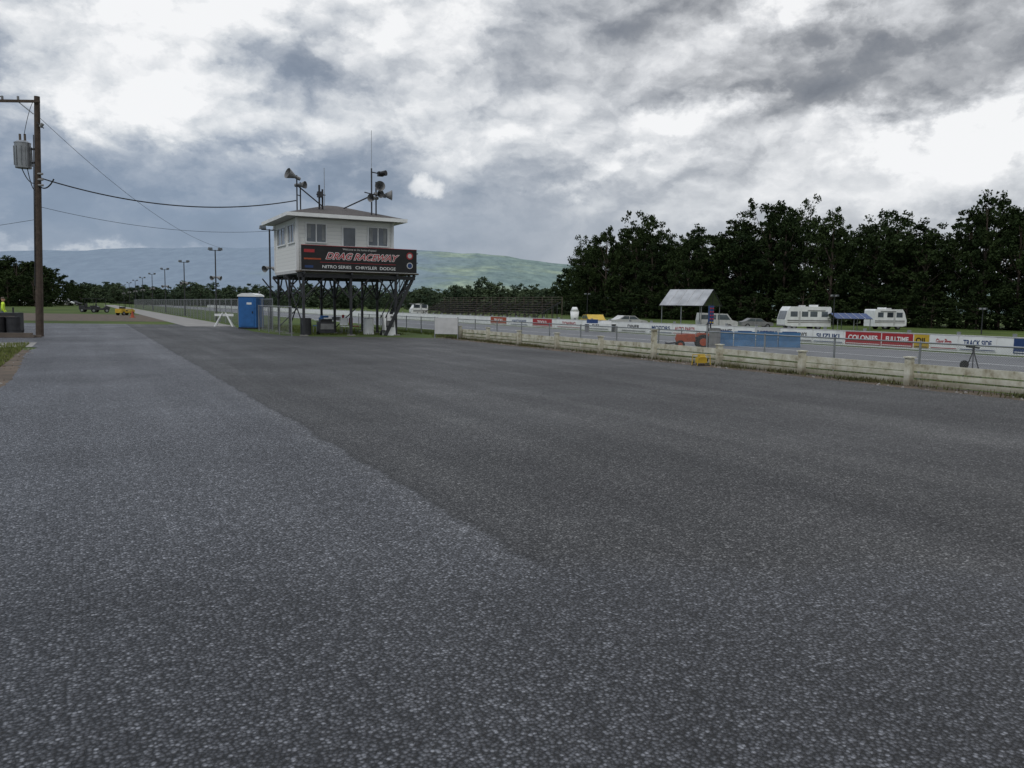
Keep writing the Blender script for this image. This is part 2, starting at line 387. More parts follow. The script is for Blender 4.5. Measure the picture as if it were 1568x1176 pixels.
win(.5,1.5,4.9,5.82,'F',2); win(2.45,3.1,4.75,5.72,'F',1,False); win(3.85,4.9,4.85,5.80,'F',2)
win(.5,1.9,4.9,5.8,'L',2); win(2.6,4.6,4.9,5.8,'L',2)
b=MB(); o=.62; ze=6.30; P=[(-o,-o,ze),(bx+o,-o,ze),(bx+o,by+o,ze),(-o,by+o,ze),(bx/2-.3,by/2,7.15),(bx/2+.3,by/2,7.15)]
b.add(P,[(0,1,5,4),(1,2,5),(2,3,4,5),(3,0,4)],m_shing)
b.add([(-o,-o,ze-.16),(bx+o,-o,ze-.16),(bx+o,by+o,ze-.16),(-o,by+o,ze-.16)],[(3,2,1,0)],m_trim)
for (x0,x1,y0,y1) in ((-o-.03,bx+o+.03,-o-.03,-o),(-o-.03,bx+o+.03,by+o,by+o+.03),(-o-.03,-o,-o,by+o),(bx+o,bx+o+.03,-o,by+o)):
    b.box(x0,x1,y0,y1,ze-.17,ze+.015,m_white)
b.build('roof',parent=tw)
b=MB()
for x in (.1,2.6,5.1):
    for y in (-.85,2.3,5.15):
        b.beam((x,y,0),(x,y,3.1),.12,m_steel); b.box(x-.18,x+.18,y-.18,y+.18,0,.05,m_conc)
for y in (-.85,2.3,5.15):
    b.beam((-.2,y,3.12),(6.2,y,3.12),.12,m_steel,.2)
    for x,dx in ((.1,1.1),(.1,-.9),(2.6,1),(2.6,-1),(5.1,1),(5.1,-1)):
        b.beam((x,y,1.9),(x+dx,y,3.05),.07,m_steel)
for x in (.1,2.6,5.1):
    b.beam((x,-1.1,3.25),(x,5.4,3.25),.10,m_steel,.12)
    for y,dy in ((-.85,1),(2.3,1),(2.3,-1),(5.15,-1)): b.beam((x,y,1.9),(x,y+dy,3.05),.07,m_steel)
b.beam((.1,-.85,.4),(.1,2.3,2.6),.05,m_steel); b.beam((.1,2.3,.4),(.1,-.85,2.6),.05,m_steel)
b.beam((2.6,2.3,.3),(5.1,2.3,2.6),.05,m_steel); b.beam((.1,5.15,.3),(2.6,5.15,2.8),.05,m_steel)
b.box(-.1,6.35,-1.05,-.045,3.30,3.38,m_brown); b.box(5.25,6.35,-.04,5.3,3.30,3.38,m_brown)
for x in (0,1.5,3,4.5,6.2): b.beam((x,-1.0,3.38),(x,-1.0,4.5),.06,m_steel)
b.beam((6.3,-1,4.45),(6.3,5.2,4.45),.05,m_steel); b.beam((6.3,-1,3.95),(6.3,5.2,3.95),.04,m_steel)
for y in (0.8,2.4,4,5.2): b.beam((6.3,y,3.38),(6.3,y,4.45),.05,m_steel)
b.build('stilt_frame',parent=tw)
b=MB(); tp=Vector((6.25,-.3,3.3)); bt=Vector((4.35,-.9,0))
for dy in (-.38,.38):
    b.beam(bt+Vector((0,dy,0)),tp+Vector((0,dy,0)),.05,m_steel,.18)
    b.beam(bt+Vector((0,dy,.95)),tp+Vector((0,dy,.95)),.04,m_steel)
    for f in (0.05,.35,.65,.95):
        p=bt.lerp(tp,f)+Vector((0,dy,0)); b.beam(p,p+Vector((0,0,.95)),.035,m_steel)
for i in range(1,13):
    p=bt.lerp(tp,i/13); b.box(p.x-.13,p.x+.13,p.y-.36,p.y+.36,p.z-.02,p.z+.025,m_steel)
b.build('stairs',parent=tw)
b=MB(); b.box(-.05,6.2,-1.12,-1.06,3.36,4.66,m_black)
b.box(-.05,6.2,-1.135,-1.121,4.635,4.66,m_red); b.box(-.05,6.2,-1.135,-1.121,3.36,3.385,m_trim)
b.box(.08,.62,-1.128,-1.121,4.28,4.44,m_red); b.box(.08,.95,-1.128,-1.121,3.92,4.0,m_orange); b.box(.9,5.0,-1.127,-1.121,3.79,3.81,m_red)
b.box(.12,.55,-1.128,-1.121,3.5,3.62,m_dblue)
b.cyl((5.8,-1.121,4.3),(5.8,-1.13,4.3),.19,m_red,n=20); b.cyl((5.8,-1.130,4.3),(5.8,-1.134,4.3),.12,m_trim,n=20); b.cyl((5.8,-1.121,3.78),(5.8,-1.13,3.78),.17,m_trim,n=20)
b.cyl((5.8,-1.130,3.78),(5.8,-1.134,3.78),.13,m_dblue,n=20)
b.build('sign_board',parent=tw)
text('DRAG RACEWAY','lettering',tw,(3.1,-1.128,4.12),.46,m_white,sx=1.06,shear=.4,bold=.030)
text('DRAG RACEWAY','lettering',tw,(3.1,-1.134,4.12),.46,m_red,sx=1.06,shear=.4,bold=.008)
text('Welcome to the home of speed','lettering',tw,(3.0,-1.13,4.50),.14,m_trim,bold=.001)
text('NITRO SERIES   CHRYSLER  DODGE','lettering',tw,(3.0,-1.13,3.57),.22,m_white,sx=1.15,bold=.001)
b=MB()
def horn(p,d,r=.3,L=.5):
    p=Vector(p); d=Vector(d).normalized(); b.cyl(p-d*.25,p,.09,m_grey,n=10); b.cyl(p,p+d*L,.07,m_grey,r2=r,n=16,caps=False); b.cyl(p,p+d*L*.6,.03,m_steel,n=6)
b.cyl((.1,.3,6.3),(.1,.3,8.3),.035,m_steel,n=6); b.cyl((.35,.6,6.3),(.35,.6,8.0),.035,m_steel,n=6)
b.beam((.1,.3,7.8),(1.6,1.0,6.9),.05,m_steel); b.beam((.1,.3,7.3),(.35,.6,7.3),.04,m_steel)
horn((.05,.3,8.2),(-.9,-.25,.3),.28); horn((.3,.6,7.85),(.7,-.7,0),.2,.35)
b.cyl((1.45,1,6.5),(1.45,1,8.0),.05,m_steel,n=8); b.cyl((1.65,1.1,6.5),(1.65,1.1,7.8),.05,m_steel,n=8); b.beam((1.3,1,7.5),(1.8,1.1,7.5),.06,m_steel)
b.cyl((1.7,.9,6.7),(1.7,.9,8.9),.016,m_galv,n=5); b.box(1.35,1.6,.85,1.1,7.35,7.65,m_steel)
b.cyl((4.1,.2,6.3),(4.1,.2,9.0),.04,m_steel,n=6); b.cyl((4.35,.2,6.3),(4.35,.2,8.3),.04,m_steel,n=6)
b.cyl((4.1,.2,9),(4.1,.2,11.0),.012,m_galv,n=5)
b.beam((2.9,1.4,6.9),(4.2,.2,7.6),.06,m_steel); b.beam((3.7,.2,7.7),(4.9,.2,7.5),.05,m_steel)
horn((4.5,.1,8.0),(-.2,-1,.1),.28,.35); horn((4.75,.0,7.6),(.9,-.4,0),.28,.42); horn((4.2,.0,7.4),(-.9,-.6,-.1),.22,.35); horn((4.4,.1,7.65),(.3,-1,-.1),.22,.3)
b.beam((4.1,.2,8.8),(4.6,.2,8.75),.05,m_steel); b.box(4.42,4.72,-.05,.2,8.6,8.84,m_black); b.cyl((4.55,-.05,8.72),(4.75,-.3,8.74),.12,m_black,r2=.15)
b.build('loudspeakers',parent=tw)
# ---------------------------------------------------------------- under the tower
def chair(loc,rz,m):
    b=MB(); b.box(-.22,.22,-.2,.2,.42,.46,m); b.box(-.22,.22,.2,.24,.5,.9,m)
    for x in(-.2,.2):
        b.cyl((x,-.2,0),(x,-.15,.44),.015,m_galv,n=5); b.cyl((x,.25,0),(x,.2,.9),.015,m_galv,n=5)
    return b.build('folding_chair',loc,rz)
chair(W(12.6,43.2),.4,m_white); chair(W(13.4,44.0),2.2,m_red); chair(W(11.5,44.6),-.7,m_blue); chair(W(12.0,44.1),3.0,m_white)
b=MB(); b.box(-.9,.9,-.35,.35,.72,.76,m_white)
for x in(-.75,.75):
    for y in(-.28,.28): b.cyl((x,y,0),(x,y,.72),.02,m_galv,n=5)
b.box(-.6,-.2,-.2,.1,.76,1.0,m_blue); b.box(.1,.5,-.2,.2,.76,.92,m_grey); b.cyl((.7,0,.76),(.7,0,1.05),.07,m_red)
b.build('folding_table',W(12.4,45.2),AL)
def barrel(loc,m,name='trash_barrel',r=.29,h=.88):
    b=MB(); b.cyl((0,0,0),(0,0,h),r,m,n=18)
    for z in (.03,h*.35,h*.67,h-.02): b.cyl((0,0,z-.02),(0,0,z+.02),r+.015,m,n=18)
    b.cyl((0,0,h),(0,0,h+.02),r-.04,m_black,n=18)
    return b.build(name,loc)
barrel(W(10.4,42.9),m_steel); barrel(W(13.9,43.0),m_white)
b=MB(); b.beam((-.0,-.25,0),(0,-.02,1.15),.6,m_white,.03); b.beam((0,.25,0),(0,.02,1.15),.6,m_white,.03); b.box(-.22,.22,-.19,-.17,.45,.8,m_grey)
b.build('a_frame_sign',W(14.6,41.6),AL)
b=MB(); b.box(-.4,.4,-.3,.3,.1,.7,m_steel); b.box(-.36,.36,-.32,-.301,.3,.6,m_grey); b.cyl((-.4,0,.1),(-.4,.06,.1),.1,m_tire); b.box(-.3,.3,-.2,.2,.7,.85,m_black)
b.build('tool_cart',W(11.5,43.0),AL)
# ---------------------------------------------------------------- portable toilet + sawhorse
pt=empty('portable_toilet',Vector((bear(383,51.4),51.6,0)),R(-5))
b=MB(); b.box(-.58,.58,-.6,.6,.1,2.05,m_blue); b.box(-.6,.6,-.62,.62,0,.1,m_black)
b.box(-.45,.45,-.625,-.601,.18,1.95,m_blue); b.box(-.02,.3,-.632,-.626,1.55,1.68,m_white); b.box(.32,.38,-.66,-.626,1.0,1.12,m_black)
for z in (.5,.9,1.3,1.75): b.box(-.592,-.581,-.5,.5,z,z+.06,m_dblue)
b.build('cabin',parent=pt)
b=MB(); b.prism([(-.64,2.05),(.64,2.05),(.6,2.16),(.3,2.27),(-.3,2.27),(-.6,2.16)],-.65,.65,m_white); b.cyl((.4,.4,2.2),(.4,.4,2.42),.05,m_grey); b.build('roof',parent=pt)
b=MB()
for y in (-.3,.3):
    b.beam((-.6,y,0),(-.1,0,.95),.09,m_white,.05); b.beam((.6,y,0),(.1,0,.95),.09,m_white,.05)
b.beam((-.62,0,.8),(.62,0,.8),.04,m_white,.16)
b.build('sawhorse_barricade',(bear(343,55),55,0),R(10))
# ---------------------------------------------------------------- utility pole
px,py=-21.7,36.6
up=empty('utility_pole',(px,py,0))
b=MB(); b.cyl((0,0,-.1),(.35,0,10.7),.17,m_wood,r2=.12,n=12); b.build('pole',parent=up)
b=MB(); b.beam((-1.3,-.16,10.45),(.55,-.16,10.45),.09,m_wood,.11)
for x in (-1.1,-.4): b.cyl((x,-.16,10.5),(x,-.16,10.66),.05,m_grey,n=8)
b.beam((-.4,-.16,10.42),(.25,-.16,9.9),.04,m_galv)
b.cyl((.5,-.1,9.35),(.62,-.1,9.5),.07,m_grey,n=8); b.beam((.3,-.1,9.6),(.65,-.1,9.3),.04,m_steel)
for z in (7.3,7.05,6.8): b.cyl((.3,-.1,z),(.52,-.1,z),.05,m_grey,n=8)
b.beam((-.02,-.16,2.3),(.2,-.14,9),.03,m_steel)
b.build('crossarm',parent=up)
b=MB(); tx=-.36
b.cyl((tx,-.05,7.55),(tx,-.05,8.65),.33,m_galv,n=20); b.cyl((tx,-.05,8.65),(tx,-.05,8.75),.35,m_galv,r2=.2,n=20)
for a in range(10):
    an=a*.628; b.box(tx+math.cos(an)*.35-.015,tx+math.cos(an)*.35+.015,-.05+math.sin(an)*.35-.015,-.05+math.sin(an)*.35+.015,7.65,8.5,m_galv)
for x in (tx+.12,tx-.1): b.cyl((x,-.05,8.72),(x,-.05,9.05),.05,m_brown,n=8)
b.beam((tx+.3,0,8.4),(.25,0,8.4),.08,m_steel); b.beam((tx+.3,0,7.8),(.25,0,7.8),.08,m_steel)
b.build('transformer',parent=up)
def wl(a,c,sag,r,name='power_line'): return wire(name,a,c,sag,r)
wl((px-.24,py-.1,9.0),(px+.2,py-.1,10.4),-.15,.012); wl((px-.46,py-.05,7.6),(px+.3,py-.1,7.0),.35,.02)
wl((px-.2,py-.05,7.6),(px+.3,py-.1,6.8),.55,.018); wl((px+.3,py-.1,6.8),(px+.95,py,7.1),.25,.03)
roofp=W(9.9,42.6,6.9)
wl((px+.3,py,7.15),(roofp.x,roofp.y,7.0),.75,.030)
wl((px-1.1,py-.16,10.66),(px-40,py+20,10.9),.5,.02)
wl((px+.3,py,9.9),(-26.2,71.9,6.5),.9,.010); wl((px+.1,py,5.3),(-60,70,6.5),.3,.010); wl((px+.1,py,5.9),(*(W(9.9,47)[:2]),5.8),.5,.010)
# ---------------------------------------------------------------- track lamp posts
def lamp(name,loc,h,rz=AL):
    b=MB(); b.cyl((0,0,-.1),(0,0,h),.07,m_steel,r2=.05,n=8)
    b.beam((-.5,0,h-.05),(.5,0,h-.05),.05,m_steel)
    for sx in (-.42,.42):
        b.prism([(sx-.2,h-.02),(sx+.2,h-.02),(sx+.16,h+.2),(sx-.16,h+.2)],-.18,.12,m_grey)
        b.box(sx-.16,sx+.16,-.19,-.181,h,h+.17,m_glass)
    if h>5:
        b.cyl((-.05,0,h*.62),(-.4,-.25,h*.60),.05,m_grey,r2=.22,n=12,caps=False)
        b.cyl((.05,0,h*.62),(.4,-.25,h*.60),.05,m_grey,r2=.22,n=12,caps=False)
    return b.build(name,loc,rz)
for y in (51,72,94.5,117,139,162,185,210,240):
    s=10.45; x=(s-SA*y)/CA; lamp('floodlight_pole',(x,y,0),6.3)
for px_,d,h in ((1273,100,4.4),(897,150,5),(1500,96,3.0)):
    x=bear(px_,d); s,t=ST(x,d); lamp('floodlight_pole',(x,d,H(s)),h)
# ---------------------------------------------------------------- bleachers
b=MB()
for i in range(8):
    b.box(58+i*.75,58.32+i*.75,104,150,-.55+i*.37+.3,-.5+i*.37+.3,m_brown)
    b.box(58.4+i*.75,58.6+i*.75,104,150,-.55+i*.37,-.50+i*.37+.02,m_brown)
for t in range(104,151,3):
    b.beam((58,t,-.7),(63.9,t,2.35),.1,m_steel); 
    for i in (2,4,6,7): b.beam((58+i*.75,t,-.9),(58+i*.75,t,-.3+i*.37),.09,m_steel)
b.beam((64.1,104,3.1),(64.1,150,3.1),.06,m_brown); b.beam((64.1,104,2.7),(64.1,150,2.7),.06,m_brown)
for t in range(104,151,3): b.beam((64.1,t,-.9),(64.1,t,3.1),.07,m_brown)
b.build('bleachers',rz=AL)
# ---------------------------------------------------------------- vehicles
def wheels(b,xs,r,w,half):
    for x in xs:
        for sg in (-1,1):
            b.cyl((x,sg*(half-w),r),(x,sg*half,r),r,m_tire,n=16); b.cyl((x,sg*half,r),(x,sg*(half+.01),r),r*.55,m_galv,n=12)
def gz(x,y): return H(ST(x,y)[0])
def rv(px_,d,L,rz,name='motorhome',hgt=3.1,stripe=m_grey):
    x=bear(px_,d); h=L/2
    b=MB(); b.prism([(-h,.45),(h-.5,.45),(h,.6),(h+.02,1.3),(h-.35,hgt-.5),(h-.7,hgt),(-h+.15,hgt),(-h,hgt-.2)],-1.2,1.2,m_white)
    for sy in (-1,1):
        y0,y1=(-1.215,-1.201) if sy<0 else (1.201,1.215)
        for a,c in ((-h+.5,-h+1.4),(-h+2.0,-h+3.0),(h-3.2,h-2.3),(h-1.7,h-.7)): b.box(a,c,y0,y1,1.75,2.45,m_glass)
        b.box(-h+.05,h-.3,y0,y1,1.15,1.32,stripe); b.box(-h+.05,h-.3,y0,y1,.95,1.03,m_brown)
        b.box(h-2.15,h-1.85,y0,y1,.6,2.5,m_trim)
        b.box(-h+.9,-h+3.4,y0-.05,y1+.05,2.55,2.65,m_grey)
    b.add([(h+.035,-1.05,1.4),(h+.035,1.05,1.4),(h-.30,1.0,hgt-.6),(h-.30,-1.0,hgt-.6)],[(0,1,2,3)],m_glass)
    b.box(-h+1.5,-h+2.4,-.4,.4,hgt,hgt+.25,m_white); b.box(0,.7,-.3,.3,hgt,hgt+.18,m_trim)
    b.box(h-.05,h+.12,-1.1,1.1,.45,.65,m_grey); wheels(b,(-h+1.8,h-1.3),.42,.28,1.18)
    return b.build(name,(x,d,gz(x,d)),rz,bevel=.03)
rv(1228,108,6.5,R(188),hgt=3.1); rv(1352,116,5.2,R(12),hgt=2.9); 
rv(640,165,3.4,R(200),'camper_trailer',2.4)
def car(name,px_,d,rz,body,van=False,z=None):
    x=bear(px_,d); b=MB()
    if van: prof=[(-2.4,.35),(2.3,.35),(2.45,.6),(2.4,1.0),(1.7,1.2),(1.1,1.95),(-2.3,2.05),(-2.45,1.1)]
    else: prof=[(-2.2,.35),(2.1,.35),(2.25,.55),(2.15,.8),(1.1,.95),(.45,1.38),(-1.0,1.42),(-1.7,1.0),(-2.25,.9)]
    b.prism(prof,-.88,.88,body)
    for y0,y1 in ((-.895,-.881),(.881,.895)):
        if van: b.prism([(1.5,1.22),(1.0,1.85),(-.1,1.85),(-.1,1.22)],y0,y1,m_glass); b.box(-2.2,-.3,y0,y1,1.25,1.82,m_glass)
        else: b.prism([(.95,.97),(.4,1.32),(-.25,1.34),(-.25,.97)],y0,y1,m_glass); b.prism([(-.35,.97),(-.35,1.34),(-.95,1.35),(-1.5,1.0)],y0,y1,m_glass)
    wheels(b,(-1.4,1.4),.34,.2,.9)
    return b.build(name,(x,d,gz(x,d)),rz,bevel=.03)
car('parked_van',80,225,R(5),m_white,True); car('parked_van',100,230,R(0),m_white,True); car('parked_van',64,228,R(0),m_white,True)
car('parked_car',114,236,R(0),m_steel)
car('race_car',905,84,R(100),m_yellow); car('parked_car',960,98,R(20),m_trim); car('pickup_truck',1095,100,R(0),m_trim,True)
car('parked_car',1155,112,R(0),m_grey)
b=MB(); b.box(-7,7,-3,3,0,2.2,m_white)
b.add([(-7.3,-3.4,2.2),(7.3,-3.4,2.2),(7.3,0,3.1),(-7.3,0,3.1),(-7.3,3.4,2.2),(7.3,3.4,2.2)],[(0,1,2,3),(3,2,5,4),(0,3,4),(1,5,2)],m_trim)
for x in (-5,-1.5,2.5): b.box(x,x+1.4,-3.02,-3.003,.1,1.9,m_grey)
b.build('white_shed',(bear(18,235),235,0),R(4))
def cart(px_,d,rz,m,name='utility_cart',sc=1):
    x=bear(px_,d); b=MB(); b.prism([(-1.2,.35),(1.1,.35),(1.25,.7),(.8,.95),(.35,.6),(-.4,.6),(-.5,.95),(-1.2,.95)],-.6,.6,m)
    for a in (-.5,.75):
        for y in (-.55,.55): b.cyl((a,y,.8),(a*.8,y,1.85),.025,m_steel,n=6)
    b.box(-.75,.85,-.65,.65,1.85,1.90,m_steel); b.box(-.5,0,-.5,.5,.6,.75,m_black); b.box(-.55,-.4,-.5,.5,.75,1.2,m_black)
    wheels(b,(-.8,.8),.28,.2,.62); o=b.build(name,(x,d,gz(x,d)),rz,bevel=.02); o.scale=(sc,sc,sc); return o
cart(192,92,R(70),m_yellow,sc=.8); cart(138,112,R(10),m_steel); cart(154,110,R(30),m_steel)
b=MB(); b.cyl((0,0,0),(0,0,.7),.2,m_orange,r2=.04,n=12); b.box(-.25,.25,-.25,.25,0,.04,m_orange); b.build('traffic_cone',(bear(203,80),80,0))
def tractor(x,y,rz,sc):
    b=MB(); b.prism([(-.2,.6),(1.3,.55),(1.4,.8),(1.3,1.15),(-.1,1.2)],-.28,.28,m_orange); b.box(-1.0,-.2,-.35,.35,.55,.8,m_steel)
    b.box(-.95,-.5,-.25,.25,.85,.95,m_black); b.box(-1.02,-.92,-.25,.25,.95,1.4,m_black)
    for sg in(-1,1):
        b.cyl((-.75,sg*.4,.6),(-.75,sg*.75,.6),.6,m_tire,n=20); b.cyl((-.75,sg*.75,.6),(-.75,sg*.77,.6),.3,m_orange,n=14)
        b.cyl((1.0,sg*.4,.35),(1.0,sg*.62,.35),.35,m_tire,n=16); b.cyl((1.0,sg*.62,.35),(1.0,sg*.63,.35),.18,m_orange,n=12); b.prism([(-1.4,1.0),(-1.2,1.28),(-.4,1.28),(-.15,1.0)],sg*.57-.17,sg*.57+.17,m_orange)
        b.beam((-1.1,sg*.45,.8),(-1.1,sg*.45,2.1),.06,m_steel)
    b.beam((-1.1,-.45,2.1),(-1.1,.45,2.1),.06,m_steel); b.cyl((-.15,0,1.15),(-.35,0,1.4),.02,m_black); b.cyl((-.36,0,1.38),(-.38,0,1.42),.18,m_black)
    b.cyl((.9,0,1.1),(.9,0,1.7),.03,m_steel); b.beam((1.3,0,.5),(2.1,0,.35),.12,m_steel); b.box(2.0,2.15,-.6,.6,.05,.5,m_steel)
    o=b.build('compact_tractor',(x,y,gz(x,y)),rz,bevel=.02); o.scale=(sc,sc,sc); return o
px_,d=1060,43; x=bear(px_,d); tractor(x,d,R(172),.68)
x=bear(1093,40); barrel((x,40,gz(x,40)),m_grey,'trash_barrel',.28,1.2)
b=MB(); b.cyl((0,0,0),(0,0,2.4),.05,m_steel,n=8); b.box(-.13,.13,-.1,.1,1.3,2.35,m_dblue)
for z in (1.4,1.6,1.8,2.0,2.2):
    for x in(-.07,.07): b.cyl((x,-.1,z),(x,-.13,z),.045,m_red if z>1.5 else m_yellow,n=10)
x=bear(1086,46); b.build('starting_light_tree',(x,46,-.5),R(10))
b=MB()
for i in range(4):
    b.prism([(-.35,0),(.35,0),(.22,.35),(.15,.85),(-.15,.85),(-.22,.35)],i*1.25-2.5,i*1.25-1.3,m_teal)
    b.box(-.1,.1,i*1.25-2.3,i*1.25-1.5,.85,.9,m_dblue)
x=bear(1155,47); b.build('water_filled_barrier',(x,47,-.494),R(75))
b=MB(); b.cyl((0,0,0),(0,0,.3),.4,m_trim,n=16); b.cyl((0,0,.3),(0,0,1.7),.38,m_white,r2=.5,n=16); b.cyl((0,0,1.7),(0,0,2.2),.5,m_white,r2=.25,n=16)
x=bear(878,92); b.build('covered_light_tower',(x,92,gz(x,92)),0,smooth=True)
def canopy(px_,d,w,l,h,rz,m,name='canopy_tent',rise=1.6):
    x=bear(px_,d); b=MB()
    for a in(-w/2,0,w/2):
        for c in(-l/2,l/2): b.cyl((a,c,0),(a,c,h),.05,m_galv,n=6)
    hw=w/2+.25
    b.add([(-hw,-l/2-.2,h-.1),(hw,-l/2-.2,h-.1),(hw,0,h+rise),(-hw,0,h+rise),(-hw,l/2+.2,h-.1),(hw,l/2+.2,h-.1)],[(0,1,2,3),(3,2,5,4)],m)
    b.beam((-hw,-l/2-.23,h-.14),(hw,-l/2-.23,h-.14),.06,m_steel)
    for k in range(1,5):
        xx=-hw+2*hw*k/5; b.beam((xx,-l/2-.22,h-.08),(xx,-.02,h+rise+.02),.03,m_trim)
    for sx in (-hw,hw):
        b.beam((sx,-l/2-.2,h-.14),(sx,l/2+.2,h-.14),.06,m_steel); b.beam((sx,0,h-.1),(sx,0,h+rise-.05),.06,m_steel)
        b.beam((sx,-l/2,h-.1),(sx,0,h+rise-.05),.08,m_steel); b.beam((sx,l/2,h-.1),(sx,0,h+rise-.05),.08,m_steel)
    return b.build(name,(x,d,gz(x,d)),rz)
canopy(1055,95,5.0,5.0,2.9,R(-38),m_tarp,rise=1.8)
canopy(1295,107,4.6,3.0,1.7,R(8),m_dblue,'awning_tent',.6)
b=MB(); b.box(-1.5,1.5,-.4,.4,.7,.76,m_white)
for x in(-1.3,1.3): b.box(x-.04,x+.04,-.35,.35,0,.7,m_grey)
b.box(-1.2,-.4,-.3,.3,.76,1.1,m_dblue); b.box(.2,.9,-.3,.3,.76,1.0,m_white); x=bear(918,70); b.build('folding_table',(x,70,-.494),R(20))
b=MB(); b.box(-.16,.16,-.12,.12,.08,.26,m_yellow); b.cyl((-.1,0,.26),(.12,0,.26),.1,m_yellow,n=12); b.cyl((.16,0,.18),(.24,0,.18),.07,m_black,n=10)
for y in (-.17,.17):
    b.cyl((-.26,y,.0),(.26,y,.0),.015,m_black,n=5); b.cyl((-.26,y,.0),(-.24,y,.36),.015,m_yellow,n=5); b.cyl((.26,y,.0),(.24,y,.36),.015,m_yellow,n=5); b.cyl((-.24,y,.36),(.24,y,.36),.015,m_yellow,n=5)
p=W(16.1,18.2); o=b.build('water_pump',(p.x,p.y,.02),R(20)); o.scale=(.85,.85,.85)
b=MB()
for a in range(3): b.cyl((0,0,.9),(math.cos(a*2.1)*.3,math.sin(a*2.1)*.3,0),.015,m_steel,n=6)
b.cyl((0,0,.85),(0,0,1.05),.03,m_steel,n=8); b.beam((-.2,0,1.0),(.15,0,.96),.05,m_black); b.cyl((-.16,.1,.5),(-.16,.13,.5),.12,m_tire,n=12)
x=bear(1490,21.5); b.build('tripod_sprinkler',(x,21.5,gz(x,21.5)),0)
b=MB(); b.box(0,1.15,-.03,.0,.25,1.05,m_trim); b.cyl((0,.02,0),(0,.02,1.1),.03,m_galv,n=6); b.cyl((1.15,.02,0),(1.15,.02,1.1),.03,m_galv,n=6)
x=bear(664,39.5); b.build('notice_board',(x,39.8,0),R(-4))
for x,y,m in ((-22.75,36.4,m_steel),(-23.3,36.2,m_black)): barrel((x,y,0),m)
b=MB(); b.box(-.6,.6,-.4,.4,.2,1.05,m_steel); b.box(-.5,.5,-.41,-.401,.35,.9,m_brown); b.cyl((-.4,-.45,.2),(-.4,.45,.2),.2,m_tire); b.cyl((.4,-.45,.2),(.4,.45,.2),.2,m_tire); b.cyl((.3,0,1.05),(.3,0,1.3),.04,m_steel)
b.build('generator',(-24.2,38.2,0),R(12))
b=MB(); b.box(-1.1,.9,-.1,.1,0,.12,m_brown); b.box(-.9,1.1,.15,.32,0,.1,m_brown); b.box(-.8,.8,-.05,.2,.12,.2,m_brown); b.build('timber_pile',(-22.0,35.0,.016),R(15))
def person(loc,rz):
    e=empty('standing_person',loc,rz)
    J=[(0,0,.98,.13),(0,0,1.2,.14),(0,0,1.42,.15),(0,0,1.53,.06),(.2,0,1.42,.065),(.27,.03,1.15,.05),(.24,-.15,.95,.038),(-.2,0,1.42,.065),(-.27,.03,1.15,.05),(-.25,-.1,.92,.038)]
    E=[(0,1),(1,2),(2,3),(2,4),(4,5),(5,6),(2,7),(7,8),(8,9)]
    J2=[(0,0,.98,.13),(.1,0,.88,.1),(.12,-.02,.5,.07),(.12,.02,.1,.05),(.12,-.15,.05,.045),(-.1,0,.88,.1),(-.13,.02,.5,.07),(-.14,.08,.1,.05),(-.14,-.08,.05,.045)]
    E2=[(0,1),(1,2),(2,3),(3,4),(0,5),(5,6),(6,7),(7,8)]
    for nme,JJ,EE,m in (('upper_body',J,E,m_hiviz),('legs',J2,E2,m_denim)):
        me=bpy.data.meshes.new(nme); me.from_pydata([j[:3] for j in JJ],EE,[]); me.materials.append(m)
        o=bpy.data.objects.new(nme,me); scn.collection.objects.link(o); o.parent=e
        o.modifiers.new('s','SKIN')
        for i,j in enumerate(JJ): me.skin_vertices[0].data[i].radius=(j[3],j[3]*.75)
        me.skin_vertices[0].data[0].use_root=True
        s=o.modifiers.new('u','SUBSURF'); s.levels=1; s.render_levels=2
    b=MB()
    n=12; rings=[]
    for k,(z,r) in enumerate(((1.54,.05),(1.58,.075),(1.64,.088),(1.70,.092),(1.76,.08),(1.80,.03))):
        for i in range(n): a=i/n*6.283; rings.append((math.cos(a)*r*.85,math.sin(a)*r-(.012 if z<1.7 else 0),z))
    b.add(rings,[(k*n+i,k*n+(i+1)%n,(k+1)*n+(i+1)%n,(k+1)*n+i) for k in range(5) for i in range(n)]+[tuple(range(5*n,6*n))],m_skin)
    b.cyl((0,0,1.71),(0,0,1.80),.098,m_brown,r2=.07,n=12); b.cyl((0,-.10,1.66),(0,-.125,1.64),.015,m_skin,n=6)
    b.build('head',parent=e,smooth=True); 
    b=MB()
    for sx,y in ((.24,-.17),(-.25,-.11)):
        z=.90 if sx>0 else .87
        b.box(sx-.035,sx+.035,y-.02,y+.02,z-.09,z+.02,m_skin)
        for i in range(4): b.cyl((sx-.026+.017*i,y,z-.08),(sx-.026+.017*i,y-.02,z-.15-.01*(i in(1,2))),.009,m_skin,n=6)
        b.cyl((sx,y-.02,z-.02),(sx+.01,y-.06,z-.09),.011,m_skin,n=6)
    b.build('hands',parent=e)
person((bear(6,46),46,0),R(120))
